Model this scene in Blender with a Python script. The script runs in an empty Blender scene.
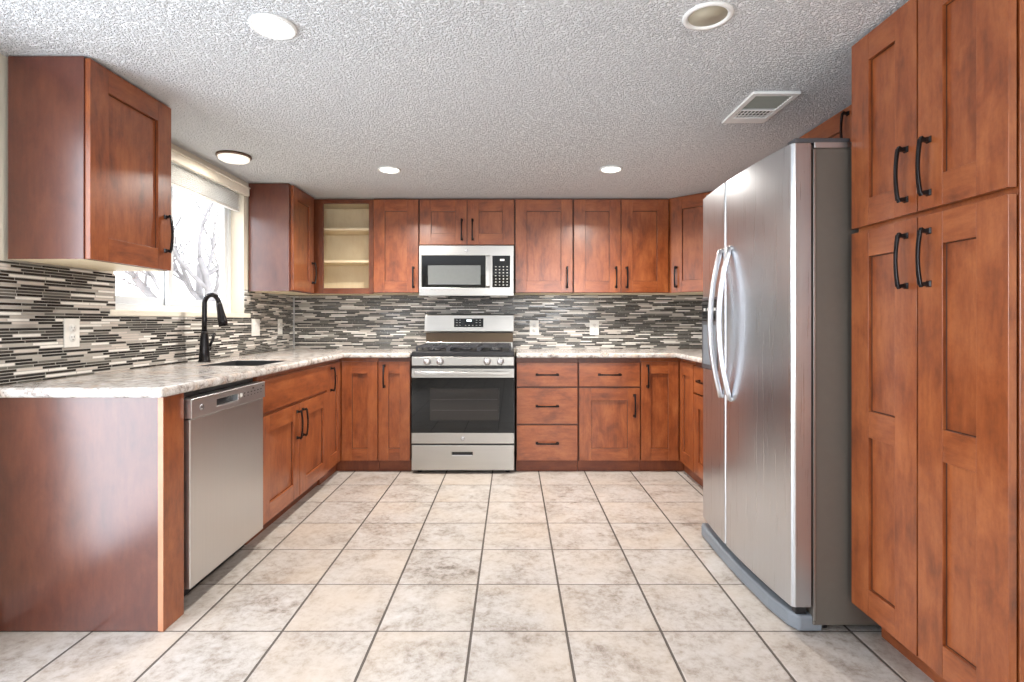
import bpy, bmesh, math, random
from mathutils import Vector, Matrix
random.seed(7)
PI = math.pi
S = bpy.context.scene
COL = S.collection

# ------------------------------------------------------------------ camera
HC = 1.13
cd = bpy.data.cameras.new('camera'); cam = bpy.data.objects.new('camera', cd); COL.objects.link(cam)
cam.location = (0, 0, HC); cam.rotation_euler = (PI/2, 0, 0)
cd.sensor_width = 36; cd.lens = 531/1024*36
cd.shift_x = -0.5/1024; cd.shift_y = -20/1024
cd.clip_start = .02; cd.clip_end = 200
S.camera = cam

# ------------------------------------------------------------------ world, lamps, exposure
W = bpy.data.worlds.new('sky'); S.world = W; W.use_nodes = True
bg = W.node_tree.nodes['Background']; bg.inputs[0].default_value = (.93, .96, 1, 1); bg.inputs[1].default_value = 2.6
S.view_settings.view_transform = 'Standard'; S.view_settings.look = 'None'
S.view_settings.gamma = 1; S.view_settings.use_curve_mapping = False
S.view_settings.exposure = 0.90

def area(name, loc, rot, sx, sy, power, colour=(1, 1, 1), shape='RECTANGLE', spread=PI):
    l = bpy.data.lights.new(name, 'AREA'); l.shape = shape; l.size = sx; l.size_y = sy
    l.energy = power; l.color = colour; l.spread = spread
    o = bpy.data.objects.new(name, l); COL.objects.link(o); o.location = loc; o.rotation_euler = rot
    return o
REAR_Y = -3.2
area('patio_daylight', (-1.897-.05, .46, 1.05), (PI/2+.16, 0, -PI/2), 2.25, 1.9, 36, (.76, .86, 1))
area('rear_opening_fill', (.85, REAR_Y-.08, 1.5), (PI/2+.35, 0, 0), 1.5, .95, 42, (.93, .96, 1))  # fill light added at an unseen opening in the rear wall
CANS = [(-.802, 1.779), (-.803, 3.464), (.64, 3.45)]
ZC = 2.12
for i, (x, y) in enumerate(CANS):
    area('can_lamp', (x, y, ZC-.03), (0, 0, 0), .11, .11, 5 if y < 2 else 17, (1, .94, .86), 'DISK', 2.7)
area('flush_lamp', (-1.663, 3.17, ZC-.055), (0, 0, 0), .15, .15, 2.0, (1, .9, .76), 'DISK')
# added fill lamp on the unseen ceiling behind the camera
for x in (1.0,):
    area('rear_fill_lamp', (x, -1.2, ZC-.03), (0, 0, 0), .3, .3, 9, (1, .95, .88), 'DISK')

# ------------------------------------------------------------------ materials
def mat(name, rough=.5, metal=0, col=(.5, .5, .5), coat=0, coat_r=.1, spec=None):
    m = bpy.data.materials.new(name); m.use_nodes = True
    b = m.node_tree.nodes['Principled BSDF']
    b.inputs['Base Color'].default_value = (*col, 1); b.inputs['Roughness'].default_value = rough
    b.inputs['Metallic'].default_value = metal
    b.inputs['Coat Weight'].default_value = coat; b.inputs['Coat Roughness'].default_value = coat_r
    if spec is not None: b.inputs['Specular IOR Level'].default_value = spec
    return m, m.node_tree, b
class G:
    """tiny node-graph helper"""
    def __init__(s, nt): s.nt = nt
    def n(s, t, **kw):
        nd = s.nt.nodes.new(t)
        for k, v in kw.items(): setattr(nd, k, v)
        return nd
    def put(s, sock, v):
        if isinstance(v, bpy.types.NodeSocket): s.nt.links.new(v, sock)
        elif isinstance(v, (tuple, list)) and len(v) == 3 and len(sock.default_value) == 4: sock.default_value = (*v, 1)
        else: sock.default_value = v
    def math(s, op, a, b=None, c=None, clamp=False):
        nd = s.n('ShaderNodeMath', operation=op, use_clamp=clamp); s.put(nd.inputs[0], a)
        if b is not None: s.put(nd.inputs[1], b)
        if c is not None: s.put(nd.inputs[2], c)
        return nd.outputs[0]
    def vmath(s, op, a, b=None):
        nd = s.n('ShaderNodeVectorMath', operation=op); s.put(nd.inputs[0], a)
        if b is not None: s.put(nd.inputs[1], b)
        return nd.outputs[0]
    def xyz(s, a):
        nd = s.n('ShaderNodeSeparateXYZ'); s.put(nd.inputs[0], a); return nd.outputs
    def comb(s, x, y, z=0.0):
        nd = s.n('ShaderNodeCombineXYZ'); s.put(nd.inputs[0], x); s.put(nd.inputs[1], y); s.put(nd.inputs[2], z); return nd.outputs[0]
    def noise(s, v, scale=5, detail=3, rough=.5, dist=0):
        nd = s.n('ShaderNodeTexNoise'); s.put(nd.inputs['Vector'], v); nd.inputs['Scale'].default_value = scale
        nd.inputs['Detail'].default_value = detail; nd.inputs['Roughness'].default_value = rough; nd.inputs['Distortion'].default_value = dist
        return nd.outputs[0]
    def ramp(s, f, stops, interp='LINEAR'):
        nd = s.n('ShaderNodeValToRGB'); cr = nd.color_ramp; cr.interpolation = interp
        while len(cr.elements) < len(stops): cr.elements.new(.5)
        for e, (p, c) in zip(cr.elements, stops):
            e.position = p; e.color = (*c, 1) if len(c) == 3 else c
        s.put(nd.inputs[0], f); return nd.outputs[0]
    def mix(s, f, a, b, mode='MIX'):
        nd = s.n('ShaderNodeMix', data_type='RGBA', blend_type=mode)
        s.put(nd.inputs[0], f); s.put(nd.inputs[6], a); s.put(nd.inputs[7], b); return nd.outputs[2]
    def bump(s, h, strength=.3, dist=.01):
        nd = s.n('ShaderNodeBump'); nd.inputs['Strength'].default_value = strength; nd.inputs['Distance'].default_value = dist
        s.put(nd.inputs['Height'], h); return nd.outputs[0]
    def pos(s): return s.n('ShaderNodeNewGeometry').outputs['Position']
    def uv(s): return s.n('ShaderNodeTexCoord').outputs['UV']

def make_wood(name, dark, mid, light, rough=.36, coat=.35):
    m, nt, b = mat(name, rough, 0, mid, coat, .24); g = G(nt)
    u = g.uv()
    su = g.vmath('MULTIPLY', u, (1, .12, 1))
    grain = g.noise(su, 60, 4, .6, .3)
    su2 = g.vmath('MULTIPLY', u, (1, .45, 1))
    blotch = g.noise(su2, 10, 6, .66, .3)
    f = g.math('ADD', g.math('MULTIPLY', grain, .25), g.math('MULTIPLY', blotch, .75))
    c = g.ramp(f, [(.29, dark), (.47, mid), (.71, light)])
    fine = g.noise(u, 90, 3, .6)
    c = g.mix(g.math('MULTIPLY', fine, .28), c, dark)
    g.put(b.inputs['Base Color'], c)
    if name != 'cherry_veneer_panel': g.put(b.inputs['Normal'], g.bump(grain, .12, .001))
    return m
WOOD = make_wood('cherry_wood', (.085, .017, .004), (.255, .062, .015), (.43, .134, .040), .32, .5)
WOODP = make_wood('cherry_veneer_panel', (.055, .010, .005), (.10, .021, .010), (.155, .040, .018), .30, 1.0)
WOODT = make_wood('stained_toe_wood', (.08, .014, .005), (.17, .038, .011), (.27, .075, .022), .45, .1)
CARC = make_wood('gap_shade_carcass', (.05, .010, .003), (.11, .026, .008), (.18, .05, .016), .42, .2)  # cabinet wood darkened: the shade of the door gaps is in its colour
FRAMEW = make_wood('dark_face_frame', (.05, .010, .003), (.14, .034, .010), (.24, .068, .020), .36, .3)
PALE = make_wood('pale_maple', (.72, .58, .37), (.82, .69, .47), (.88, .77, .56), .45, .1)
EDGE = make_wood('worn_edge_wood', (.36, .14, .07), (.52, .24, .13), (.62, .32, .19), .4, .2)

def make_steel(name, col=(.47, .46, .44), rough=.30, horizontal=True):
    m, nt, b = mat(name, rough, 1, col); g = G(nt)
    p = g.pos()
    v = g.vmath('MULTIPLY', p, (2, 2, 260) if horizontal else (260, 260, 2))
    n = g.noise(v, 1, 3, .6)
    g.put(b.inputs['Roughness'], g.math('ADD', g.math('MULTIPLY', n, .10), rough-.05))
    g.put(b.inputs['Base Color'], g.mix(n, tuple(c*.93 for c in col), tuple(min(1, c*1.06) for c in col)))
    g.put(b.inputs['Normal'], g.bump(n, .03, .0005))
    return m
STEEL = make_steel('brushed_stainless')
FSTEEL = make_steel('fridge_stainless', (.62, .64, .67), .29, False)
DSTEEL = make_steel('dishwasher_stainless', (.68, .675, .67), .34, False)
STRIP = make_steel('satin_grey_strip', (.62, .62, .63), .36)
HSTEEL = mat('satin_handle_metal', .34, 1, (.66, .66, .68))[0]
def plain(name, col, rough=.5, metal=0, coat=0, var=.06, scale=40, spec=None, bumpst=0):
    m, nt, b = mat(name, rough, metal, col, coat, .08, spec); g = G(nt)
    n = g.noise(g.pos(), scale, 3)
    g.put(b.inputs['Base Color'], g.mix(n, tuple(c*(1-var) for c in col), tuple(min(1, c*(1+var)) for c in col)))
    if bumpst: g.put(b.inputs['Normal'], g.bump(n, bumpst, .002))
    return m
GLAZE_SHADE = plain('glaze_groove_shade', (.045, .012, .005), .4)  # dark glaze tone that also carries the shadow of the panel groove
BRONZE = plain('dark_bronze', (.016, .014, .015), .24, .6)
BLACK = plain('black_enamel', (.012, .012, .014), .28)
IRON = plain('cast_iron', (.028, .028, .032), .5, 0, 0, .2, 200)
BGLASS = plain('black_glass', (.006, .007, .008), .01, 0, 0)
WGLASS = plain('oven_window_glass', (.022, .020, .019), .01, 0, 0)
MGLASS = plain('screened_window', (.15, .16, .16), .12, 0, 0)
PLASTIC = plain('white_plastic', (.80, .79, .75), .35)
WHITEP = plain('white_enamel', (.80, .80, .78), .4)
CREAM = plain('cream_baffle', (.46, .42, .32), .5)
WALLP = plain('cream_wall_paint', (.74, .68, .57), .75, var=.02, scale=6)
SILLP = plain('painted_sill', (.82, .77, .66), .45)
VINYL = plain('white_vinyl', (.70, .73, .76), .3)
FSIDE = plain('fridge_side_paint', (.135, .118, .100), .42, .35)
GREY = plain('blue_grey_plastic', (.17, .19, .215), .45)
DGREY = plain('dark_grey_plastic', (.06, .06, .065), .4)
MARK = plain('grey_print', (.55, .55, .52), .5)
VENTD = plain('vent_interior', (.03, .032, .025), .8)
BARK = plain('pale_bark', (.26, .25, .255), .9, var=.3, scale=10)
BROWNSTEEL = plain('brown_back_steel', (.10, .07, .045), .35, .7)  # brown base colour for the steel below the backguard
SINKM = plain('dark_composite', (.03, .03, .032), .45)
RINGM = plain('bronze_ring', (.16, .10, .07), .4, .5)
def emis(name, col, s):
    m, nt, b = mat(name, .4, 0, (.9, .9, .88))
    b.inputs['Emission Color'].default_value = (*col, 1); b.inputs['Emission Strength'].default_value = s
    return m
LENS = emis('lit_lens', (1, .97, .92), 4.0)
DOME = emis('lit_dome', (1, .90, .74), .45)
CLOCK = emis('clock_digits', (.75, .95, 1), 1.2)
# glass pane
m = bpy.data.materials.new('window_glass'); m.use_nodes = True; nt = m.node_tree; nt.nodes.clear(); g = G(nt)
o_ = g.n('ShaderNodeOutputMaterial'); tr = g.n('ShaderNodeBsdfTransparent'); gl = g.n('ShaderNodeBsdfGlossy'); gl.inputs['Roughness'].default_value = .02
ms = g.n('ShaderNodeMixShader'); ms.inputs[0].default_value = .05
nt.links.new(tr.outputs[0], ms.inputs[1]); nt.links.new(gl.outputs[0], ms.inputs[2]); nt.links.new(ms.outputs[0], o_.inputs[0])
GLASS = m
# popcorn ceiling
CEIL, nt, b = mat('popcorn_plaster', .9, 0, (.80, .79, .77)); g = G(nt); p = g.pos()
n1 = g.noise(p, 120, 3, .6, 0); n2 = g.noise(p, 60, 2, .5)
h = g.math('ADD', g.ramp(n1, [(.42, (0, 0, 0)), (.60, (1, 1, 1))]), g.math('MULTIPLY', n2, .6))
g.put(b.inputs['Normal'], g.bump(h, 1.0, .010))
g.put(b.inputs['Base Color'], g.mix(g.noise(p, 1.5, 2), (.88, .90, .92), (.93, .94, .95)))
# floor tiles
TILE, nt, b = mat('ceramic_floor_tile', .34, 0, (.6, .5, .4)); g = G(nt); p = g.pos(); X, Y, Z = g.xyz(p)
P = .345
tx = g.math('DIVIDE', g.math('ADD', X, .149+P*20), P); ty = g.math('DIVIDE', g.math('ADD', Y, -1.934+P*20), P)
fx = g.math('FRACT', tx); fy = g.math('FRACT', ty)
ex = g.math('MINIMUM', fx, g.math('SUBTRACT', 1, fx)); ey = g.math('MINIMUM', fy, g.math('SUBTRACT', 1, fy))
wob = g.math('MULTIPLY', g.noise(p, 30, 2), .004)
e = g.math('SUBTRACT', g.math('MINIMUM', g.math('MULTIPLY', ex, .72), g.math('MULTIPLY', ey, 1.15)), wob)
isg = g.math('LESS_THAN', e, .0075)
wn = g.n('ShaderNodeTexWhiteNoise', noise_dimensions='2D'); g.put(wn.inputs['Vector'], g.comb(g.math('FLOOR', tx), g.math('FLOOR', ty)))
off = g.vmath('ADD', p, g.vmath('MULTIPLY', wn.outputs['Color'], (7, 7, 7)))
a1 = g.noise(off, 6, 6, .62, .6); a2 = g.noise(off, 34, 6, .75, .3); a3 = g.noise(off, 3, 2)
f = g.math('ADD', g.math('MULTIPLY', a1, .45), g.math('MULTIPLY', a2, .55))
c = g.ramp(f, [(.36, (.16, .13, .11)), (.43, (.30, .265, .235)), (.52, (.42, .39, .365)), (.66, (.51, .495, .485))])
c = g.mix(g.ramp(a3, [(.45, (0, 0, 0)), (.75, (.5, .5, .5))]), c, (.47, .385, .30))
c = g.mix(g.math('MULTIPLY', wn.outputs['Value'], .14), c, (.50, .40, .32))
c = g.mix(isg, c, (.085, .07, .06))
g.put(b.inputs['Base Color'], c)
g.put(b.inputs['Roughness'], g.math('ADD', g.math('MULTIPLY', isg, .5), g.math('ADD', .24, g.math('MULTIPLY', a2, .22))))
hh = g.math('ADD', g.math('MULTIPLY', g.math('MINIMUM', g.math('MULTIPLY', e, 60), 1), 1.0), g.math('MULTIPLY', a2, .10))
g.put(b.inputs['Normal'], g.bump(hh, .5, .003))
# granite
GRAN, nt, b = mat('speckled_granite', .16, 0, (.6, .55, .5)); g = G(nt); p = g.pos()
a1 = g.noise(p, 26, 5, .7, .5); a2 = g.noise(p, 110, 3, .7); a3 = g.noise(p, 7, 4, .6, 1.0)
c = g.ramp(a1, [(.32, (.15, .13, .125)), (.42, (.36, .32, .295)), (.50, (.53, .50, .47)), (.66, (.68, .66, .65))])
c = g.mix(g.ramp(a2, [(.60, (0, 0, 0)), (.68, (.75, .75, .75))]), c, (.16, .13, .12))
c = g.mix(g.ramp(a3, [(.52, (0, 0, 0)), (.66, (.6, .6, .6))]), c, (.58, .42, .31))
g.put(b.inputs['Base Color'], c)
# mosaic strips
MOS, nt, b = mat('glass_strip_mosaic', .15, 0, (.2, .2, .2)); g = G(nt); p = g.pos(); X, Y, Z = g.xyz(p)
RH = .0120
rz = g.math('DIVIDE', Z, RH); row = g.math('FLOOR', rz); fz = g.math('FRACT', rz)
al = g.math('ADD', X, Y)
w1 = g.n('ShaderNodeTexWhiteNoise', noise_dimensions='1D'); g.put(w1.inputs['W'], row)
w = g.math('ADD', g.math('MULTIPLY', al, 8.5), g.math('ADD', g.math('MULTIPLY', row, 37.3), g.math('MULTIPLY', w1.outputs['Value'], 9)))
v1 = g.n('ShaderNodeTexVoronoi', voronoi_dimensions='1D', feature='F1'); g.put(v1.inputs['W'], w); v1.inputs['Scale'].default_value = 1; v1.inputs['Randomness'].default_value = .75
v2 = g.n('ShaderNodeTexVoronoi', voronoi_dimensions='1D', feature='DISTANCE_TO_EDGE'); g.put(v2.inputs['W'], w); v2.inputs['Scale'].default_value = 1; v2.inputs['Randomness'].default_value = .75
r, gg, bb = g.xyz(v1.outputs['Color'])
pick = g.ramp(r, [(0, (.012, .010, .009)), (.30, (.028, .024, .020)), (.44, (.050, .048, .043)), (.52, (.12, .115, .10)), (.60, (.42, .39, .35)), (.74, (.60, .54, .49)), (.87, (.84, .81, .76))], 'CONSTANT')
nz = g.noise(p, 60, 3)
pick = g.mix(g.math('MULTIPLY', nz, .3), pick, g.mix(1.0, pick, (.5, .5, .5), 'MULTIPLY'))
ge = g.math('MINIMUM', g.math('DIVIDE', v2.outputs['Distance'], 8.5), g.math('MULTIPLY', g.math('MINIMUM', fz, g.math('SUBTRACT', 1, fz)), RH))
isg = g.math('LESS_THAN', ge, .0015)
g.put(b.inputs['Base Color'], g.mix(isg, pick, (.36, .345, .315)))
g.put(b.inputs['Roughness'], g.math('ADD', g.math('MULTIPLY', isg, .5), g.math('ADD', .14, g.math('MULTIPLY', gg, .25))))
g.put(b.inputs['Normal'], g.bump(g.math('MINIMUM', g.math('MULTIPLY', ge, 600), 1), .5, .0015))

# ------------------------------------------------------------------ mesh helpers
def tag(o, label=None, cat=None, group=None, kind=None):
    if label: o['label'] = label
    if cat: o['category'] = cat
    if group: o['group'] = group
    if kind: o['kind'] = kind
    return o
def empty(name, loc, rz=0, label=None, cat=None, group=None):
    o = bpy.data.objects.new(name, None); COL.objects.link(o); o.location = loc; o.rotation_euler = (0, 0, rz)
    o.empty_display_size = .1
    return tag(o, label, cat, group)
class MB:
    """collects shapes in one bmesh; grain axis decides uv"""
    def __init__(s): s.bm = bmesh.new(); s.uvl = s.bm.loops.layers.uv.new('UVMap')
    def _uv(s, faces, grain, off=None):
        off = off or (random.uniform(0, 40), random.uniform(0, 40))
        for f in faces:
            f.normal_update(); n = f.normal; k = max(range(3), key=lambda i: abs(n[i]))
            for l in f.loops:
                c = l.vert.co; ax = [i for i in range(3) if i != k]
                if grain in ax: a = c[grain]; ax.remove(grain); q = c[ax[0]]
                else: q, a = c[ax[0]], c[ax[1]]
                l[s.uvl].uv = (q+off[0]+c[k]*.37, a+off[1])
    def box(s, x0, x1, y0, y1, z0, z1, mi=0, grain=2, mats=None):
        v = [s.bm.verts.new((x, y, z)) for x in (x0, x1) for y in (y0, y1) for z in (z0, z1)]
        F = [(0, 1, 3, 2), (4, 6, 7, 5), (0, 4, 5, 1), (2, 3, 7, 6), (0, 2, 6, 4), (1, 5, 7, 3)]  # -x +x -y +y -z +z
        fs = []
        for i, q in enumerate(F):
            f = s.bm.faces.new([v[j] for j in q]); f.material_index = (mats or {}).get(i, mi); fs.append(f)
        s._uv(fs, grain); return s
    def prism(s, pts, z0, z1, mi=0, grain=2, mats=None):
        n = len(pts); a = [s.bm.verts.new((x, y, z0)) for x, y in pts]; c = [s.bm.verts.new((x, y, z1)) for x, y in pts]
        fs = [s.bm.faces.new(a[::-1]), s.bm.faces.new(c)]
        fs[0].material_index = (mats or {}).get('bottom', mi); fs[1].material_index = mi
        for i in range(n):
            f = s.bm.faces.new((a[i], a[(i+1) % n], c[(i+1) % n], c[i])); f.material_index = mi; fs.append(f)
        s._uv(fs, grain); return s
    def cells(s, us, vs, mask, w0, w1, axis=2, mi=0):
        """slab of grid cells; axis = thickness axis; (u,v) the other two in order"""
        def P(u, v, w):
            c = [0, 0, 0]; o = [i for i in range(3) if i != axis]; c[o[0]] = u; c[o[1]] = v; c[axis] = w; return c
        vv = {}
        def V(i, j, k):
            if (i, j, k) not in vv: vv[i, j, k] = s.bm.verts.new(P(us[i], vs[j], (w0, w1)[k]))
            return vv[i, j, k]
        fs = []
        inn = lambda i, j: 0 <= i < len(us)-1 and 0 <= j < len(vs)-1 and mask(i, j)
        for i in range(len(us)-1):
            for j in range(len(vs)-1):
                if not inn(i, j): continue
                for k in (0, 1):
                    q = [V(i, j, k), V(i+1, j, k), V(i+1, j+1, k), V(i, j+1, k)]
                    fs.append(s.bm.faces.new(q if k else q[::-1]))
                for di, dj, p, r in ((-1, 0, (i, j), (i, j+1)), (1, 0, (i+1, j), (i+1, j+1)), (0, -1, (i, j), (i+1, j)), (0, 1, (i, j+1), (i+1, j+1))):
                    if not inn(i+di, j+dj): fs.append(s.bm.faces.new((V(*p, 0), V(*r, 0), V(*r, 1), V(*p, 1))))
        for f in fs: f.material_index = mi
        bmesh.ops.recalc_face_normals(s.bm, faces=fs); s._uv(fs, 2); return s
    def tube(s, pts, r, seg=14, cap=True, mi=0):
        pts = [Vector(p) for p in pts]; n = len(pts); rr = r if isinstance(r, (list, tuple)) else [r]*n
        rings = []; up = None
        for i, p in enumerate(pts):
            t = (pts[min(i+1, n-1)]-pts[max(i-1, 0)]).normalized()
            if up is None:
                up = Vector((0, 0, 1)) if abs(t.z) < .9 else Vector((1, 0, 0))
            a = t.cross(up).normalized(); up = a.cross(t).normalized()
            rings.append([s.bm.verts.new(p+(a*math.cos(2*PI*k/seg)+up*math.sin(2*PI*k/seg))*rr[i]) for k in range(seg)])
        fs = []
        for A, B in zip(rings, rings[1:]):
            for k in range(seg): fs.append(s.bm.faces.new((A[k], A[(k+1) % seg], B[(k+1) % seg], B[k])))
        if cap: fs += [s.bm.faces.new(rings[0][::-1]), s.bm.faces.new(rings[-1])]
        for f in fs: f.smooth = True; f.material_index = mi
        bmesh.ops.recalc_face_normals(s.bm, faces=fs); return s
    def lathe(s, prof, c=(0, 0, 0), axis='z', seg=40, mi=0, closed=False):
        rings = []
        for r, h in prof:
            ring = []
            for k in range(seg):
                a = 2*PI*k/seg; x, y = r*math.cos(a), r*math.sin(a)
                co = {'z': (x, y, h), 'y': (x, h, y), 'x': (h, x, y)}[axis]
                ring.append(s.bm.verts.new(Vector(co)+Vector(c)))
            rings.append(ring)
        fs = []
        pr = list(zip(rings, rings[1:]))
        if closed: pr.append((rings[-1], rings[0]))
        for A, B in pr:
            for k in range(seg): fs.append(s.bm.faces.new((A[k], A[(k+1) % seg], B[(k+1) % seg], B[k])))
        if not closed:
            if prof[0][0] > 1e-4: fs.append(s.bm.faces.new(rings[0]))
            if prof[-1][0] > 1e-4: fs.append(s.bm.faces.new(rings[-1][::-1]))
        for f in fs: f.smooth = True; f.material_index = mi
        bmesh.ops.remove_doubles(s.bm, verts=[v for r in rings for v in r], dist=1e-6)
        bmesh.ops.recalc_face_normals(s.bm, faces=[f for f in fs if f.is_valid]); return s
    def sweep(s, pts, w, t, side=(1, 0, 0), mi=0):
        """rectangular bar along pts; w along side, t across"""
        pts = [Vector(p) for p in pts]; n = len(pts); sd = Vector(side); rings = []
        ww = w if isinstance(w, list) else [w]*n; tt = t if isinstance(t, list) else [t]*n
        for i, p in enumerate(pts):
            tg = (pts[min(i+1, n-1)]-pts[max(i-1, 0)]).normalized(); nn = tg.cross(sd).normalized()
            rings.append([s.bm.verts.new(p+sd*a*ww[i]/2+nn*c*tt[i]/2) for a, c in ((-1, -1), (1, -1), (1, 1), (-1, 1))])
        fs = [s.bm.faces.new(rings[0][::-1]), s.bm.faces.new(rings[-1])]
        for A, B in zip(rings, rings[1:]):
            for k in range(4): fs.append(s.bm.faces.new((A[k], A[(k+1) % 4], B[(k+1) % 4], B[k])))
        for f in fs: f.material_index = mi
        bmesh.ops.recalc_face_normals(s.bm, faces=fs); return s
    def build(s, name, mats, parent=None, bevel=0, seg=2, loc=(0, 0, 0), rot=None):
        me = bpy.data.meshes.new(name); s.bm.to_mesh(me); s.bm.free()
        for m_ in (mats if isinstance(mats, (list, tuple)) else [mats]): me.materials.append(m_)
        return put(name, me, parent, bevel, seg, loc, rot)
def put(name, me, parent=None, bevel=0, seg=2, loc=(0, 0, 0), rot=None):
    o = bpy.data.objects.new(name, me); COL.objects.link(o); o.parent = parent; o.location = loc
    if rot: o.rotation_euler = rot
    if bevel:
        b_ = o.modifiers.new('bevel', 'BEVEL'); b_.width = bevel; b_.segments = seg; b_.limit_method = 'ANGLE'; b_.angle_limit = math.radians(40)
        b_.harden_normals = False
    return o

# ------------------------------------------------------------------ room shell
WL, WR, YB = -1.897, 1.87, 4.597
WY0, WY1, WZ0, WZ1 = 2.527, 3.75, 1.172, 2.07           # kitchen window opening in the left wall
def struct(o): o['kind'] = 'structure'; return o
struct(MB().box(WL-.2, WR+.2, REAR_Y-.2, YB+.2, -.1, 0).build('floor', TILE))
CX, CY, CR = .633, 1.722, .062                       # the open can is a real hole in the ceiling
q = MB()
q.cells([WL-.2, CX-.2, CX+.2, WR+.2], [REAR_Y-.2, CY-.2, CY+.2, YB+.2], lambda i, j: not (i == 1 and j == 1), ZC, ZC+.02, 2)
fs = []; N_ = 40; ring = []
for k in range(N_):
    a = 2*PI*k/N_; c_, s_ = math.cos(a), math.sin(a); m_ = .2/max(abs(c_), abs(s_))
    ring.append([q.bm.verts.new((CX+r_*c_, CY+r_*s_, z_)) for r_, z_ in ((CR, ZC), (m_, ZC), (CR, ZC+.02), (m_, ZC+.02))])
for k in range(N_):
    A_, B_ = ring[k], ring[(k+1) % N_]
    fs += [q.bm.faces.new((A_[0], B_[0], B_[1], A_[1])), q.bm.faces.new((A_[2], A_[3], B_[3], B_[2])), q.bm.faces.new((A_[0], A_[2], B_[2], B_[0]))]
bmesh.ops.recalc_face_normals(q.bm, faces=fs)
struct(q.build('ceiling', CEIL))
PY0, PY1 = -.70, 1.62                                   # patio door opening beside the camera
ys = [REAR_Y-.2, PY0, PY1, WY0, WY1, YB+.2]; zs = [0, .04, WZ0, 2.03, WZ1, ZC]
struct(MB().cells(ys, zs, lambda i, j: not ((i == 3 and j in (2, 3)) or (i == 1 and j in (1, 2))), WL-.17, WL, 0).build('wall_left', WALLP))
struct(MB().box(WR, WR+.15, REAR_Y-.2, YB+.2, 0, ZC).build('wall_right', WALLP))
struct(MB().box(WL, WR, YB, YB+.15, 0, ZC).build('wall_back', WALLP))
xs = [WL, .05, 1.65, WR]; zs2 = [0, 1.0, 2.0, ZC]
struct(MB().cells(xs, zs2, lambda i, j: not (i == 1 and j == 1), REAR_Y-.15, REAR_Y, 1).build('wall_rear', WALLP))
struct(MB().box(WL, WL+.014, PY1+.06, 1.90, 0, .10).build('baseboard_left', WHITEP, bevel=.004))
# patio door beside the camera, added unseen window in the rear wall for fill light
pd = struct(empty('door_1', (WL-.11, (PY0+PY1)/2, .04)))
q = MB(); h_ = (PY1-PY0)/2
q.cells([-h_, -h_+.05, -.03, .03, h_-.05, h_], [0, .06, 1.93, 1.99], lambda i, j: not (i in (1, 3) and j == 1), -.03, .03, 0)
q.build('door_frame', VINYL, pd, .003)
rw = struct(empty('added_rear_window', (.85, REAR_Y-.10, 1.0)))
q = MB(); q.cells([-.8, -.76, -.02, .02, .76, .8], [0, .04, .96, 1.0], lambda i, j: not (i in (1, 3) and j == 1), -.03, .03, 1)
q.build('window_frame', VINYL, rw, .003)
# kitchen window
wn_ = struct(empty('window_1', (WL-.1, (WY0+WY1)/2, WZ0)))
hw = (WY1-WY0)/2; hz = WZ1-WZ0
q = MB(); F = .035
q.cells([-hw, -hw+F, hw-F, hw], [0.012, .012+F, hz-F, hz], lambda i, j: not (i == 1 and j == 1), -.055, .01, 0)
q.build('window_frame', VINYL, wn_, .003)
def sash(y0, y1, x):
    q = MB(); t = .042
    q.cells([y0, y0+t, y1-t, y1], [.047, .047+t, hz-F-t, hz-F], lambda i, j: not (i == 1 and j == 1), x-.012, x+.012, 0)
    sh = q.build('sash', VINYL, wn_, .003)
    MB().box(x-.003, x+.003, y0+t, y1-t, .047+t, hz-F-t).build('pane', GLASS, sh)
    return sh
MID = .03
sash(-hw+F, -.02, -.035); sh = sash(-.06, hw-F, -.008)
MB().box(.004, .022, -.052, -.03, .40, .47).build('sash_latch', VINYL, sh, .003)
MB().box(WL-.1-WL+.1-.0+0, .112, -hw-.035, hw+.075, -.018, .012).build('window_sill', SILLP, wn_, .004)
# blind raised to the top of the window
bl = empty('window_blind', (WL, (WY0+WY1)/2, 1.86), 0, 'raised white mini blind bunched at the top of the kitchen window', 'blind')
MB().box(.0, .028, -hw-.02, hw+.025, .155, .215).box(-.05, .036, -hw-.02, hw+.025, .207, .216).build('valance', SILLP, bl, .003)
q = MB()
for i in range(10): q.box(-.045, -.014, -hw+.02, hw-.02, .052+i*.0112, .052+i*.0112+.003)
q.build('slats', WHITEP, bl)
MB().box(-.046, -.017, -hw+.02, hw-.02, .036, .048).build('bottom_rail', WHITEP, bl, .003)
MB().tube([(-.012, -hw+.12, .15), (-.012, -hw+.12, -.28)], .003, 8).build('wand', VINYL, bl)
# outside: pale ground and a bare tree
struct(MB().box(-30, WL-1, -12, 25, -.6, -.5).build('ground', plain('pale_yard', (.62, .60, .56), .9)))
tq = MB(); rnd = random.Random(5)
def branch(p, d, L, r, depth):
    n = 5; pts = [p]; rr = [r]
    for i in range(n):
        d = (d+Vector((rnd.uniform(-.2, .2), rnd.uniform(-.2, .2), rnd.uniform(-.08, .2)))).normalized()
        pts.append(pts[-1]+d*L/n); rr.append(r*(1-.45*(i+1)/n))
    tq.tube(pts, rr, 6 if depth else 10)
    if depth < 5:
        for k in range(4 if depth < 3 else 3 if depth < 5 else 2):
            i = rnd.randint(2, n); a = Vector((rnd.uniform(-1, 1), rnd.uniform(-1, 1), rnd.uniform(-.5, .7)))
            branch(pts[i], (d*.7+a*.8).normalized(), L*.68, rr[i]*.66, depth+1)
branch(Vector((-5.75, 9.6, -.5)), Vector((.05, -.1, 1)), 2.2, .19, 0)
tag(tq.build('bare_tree', BARK), 'leafless tree with many thin branches outside the kitchen window', 'tree')

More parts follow.
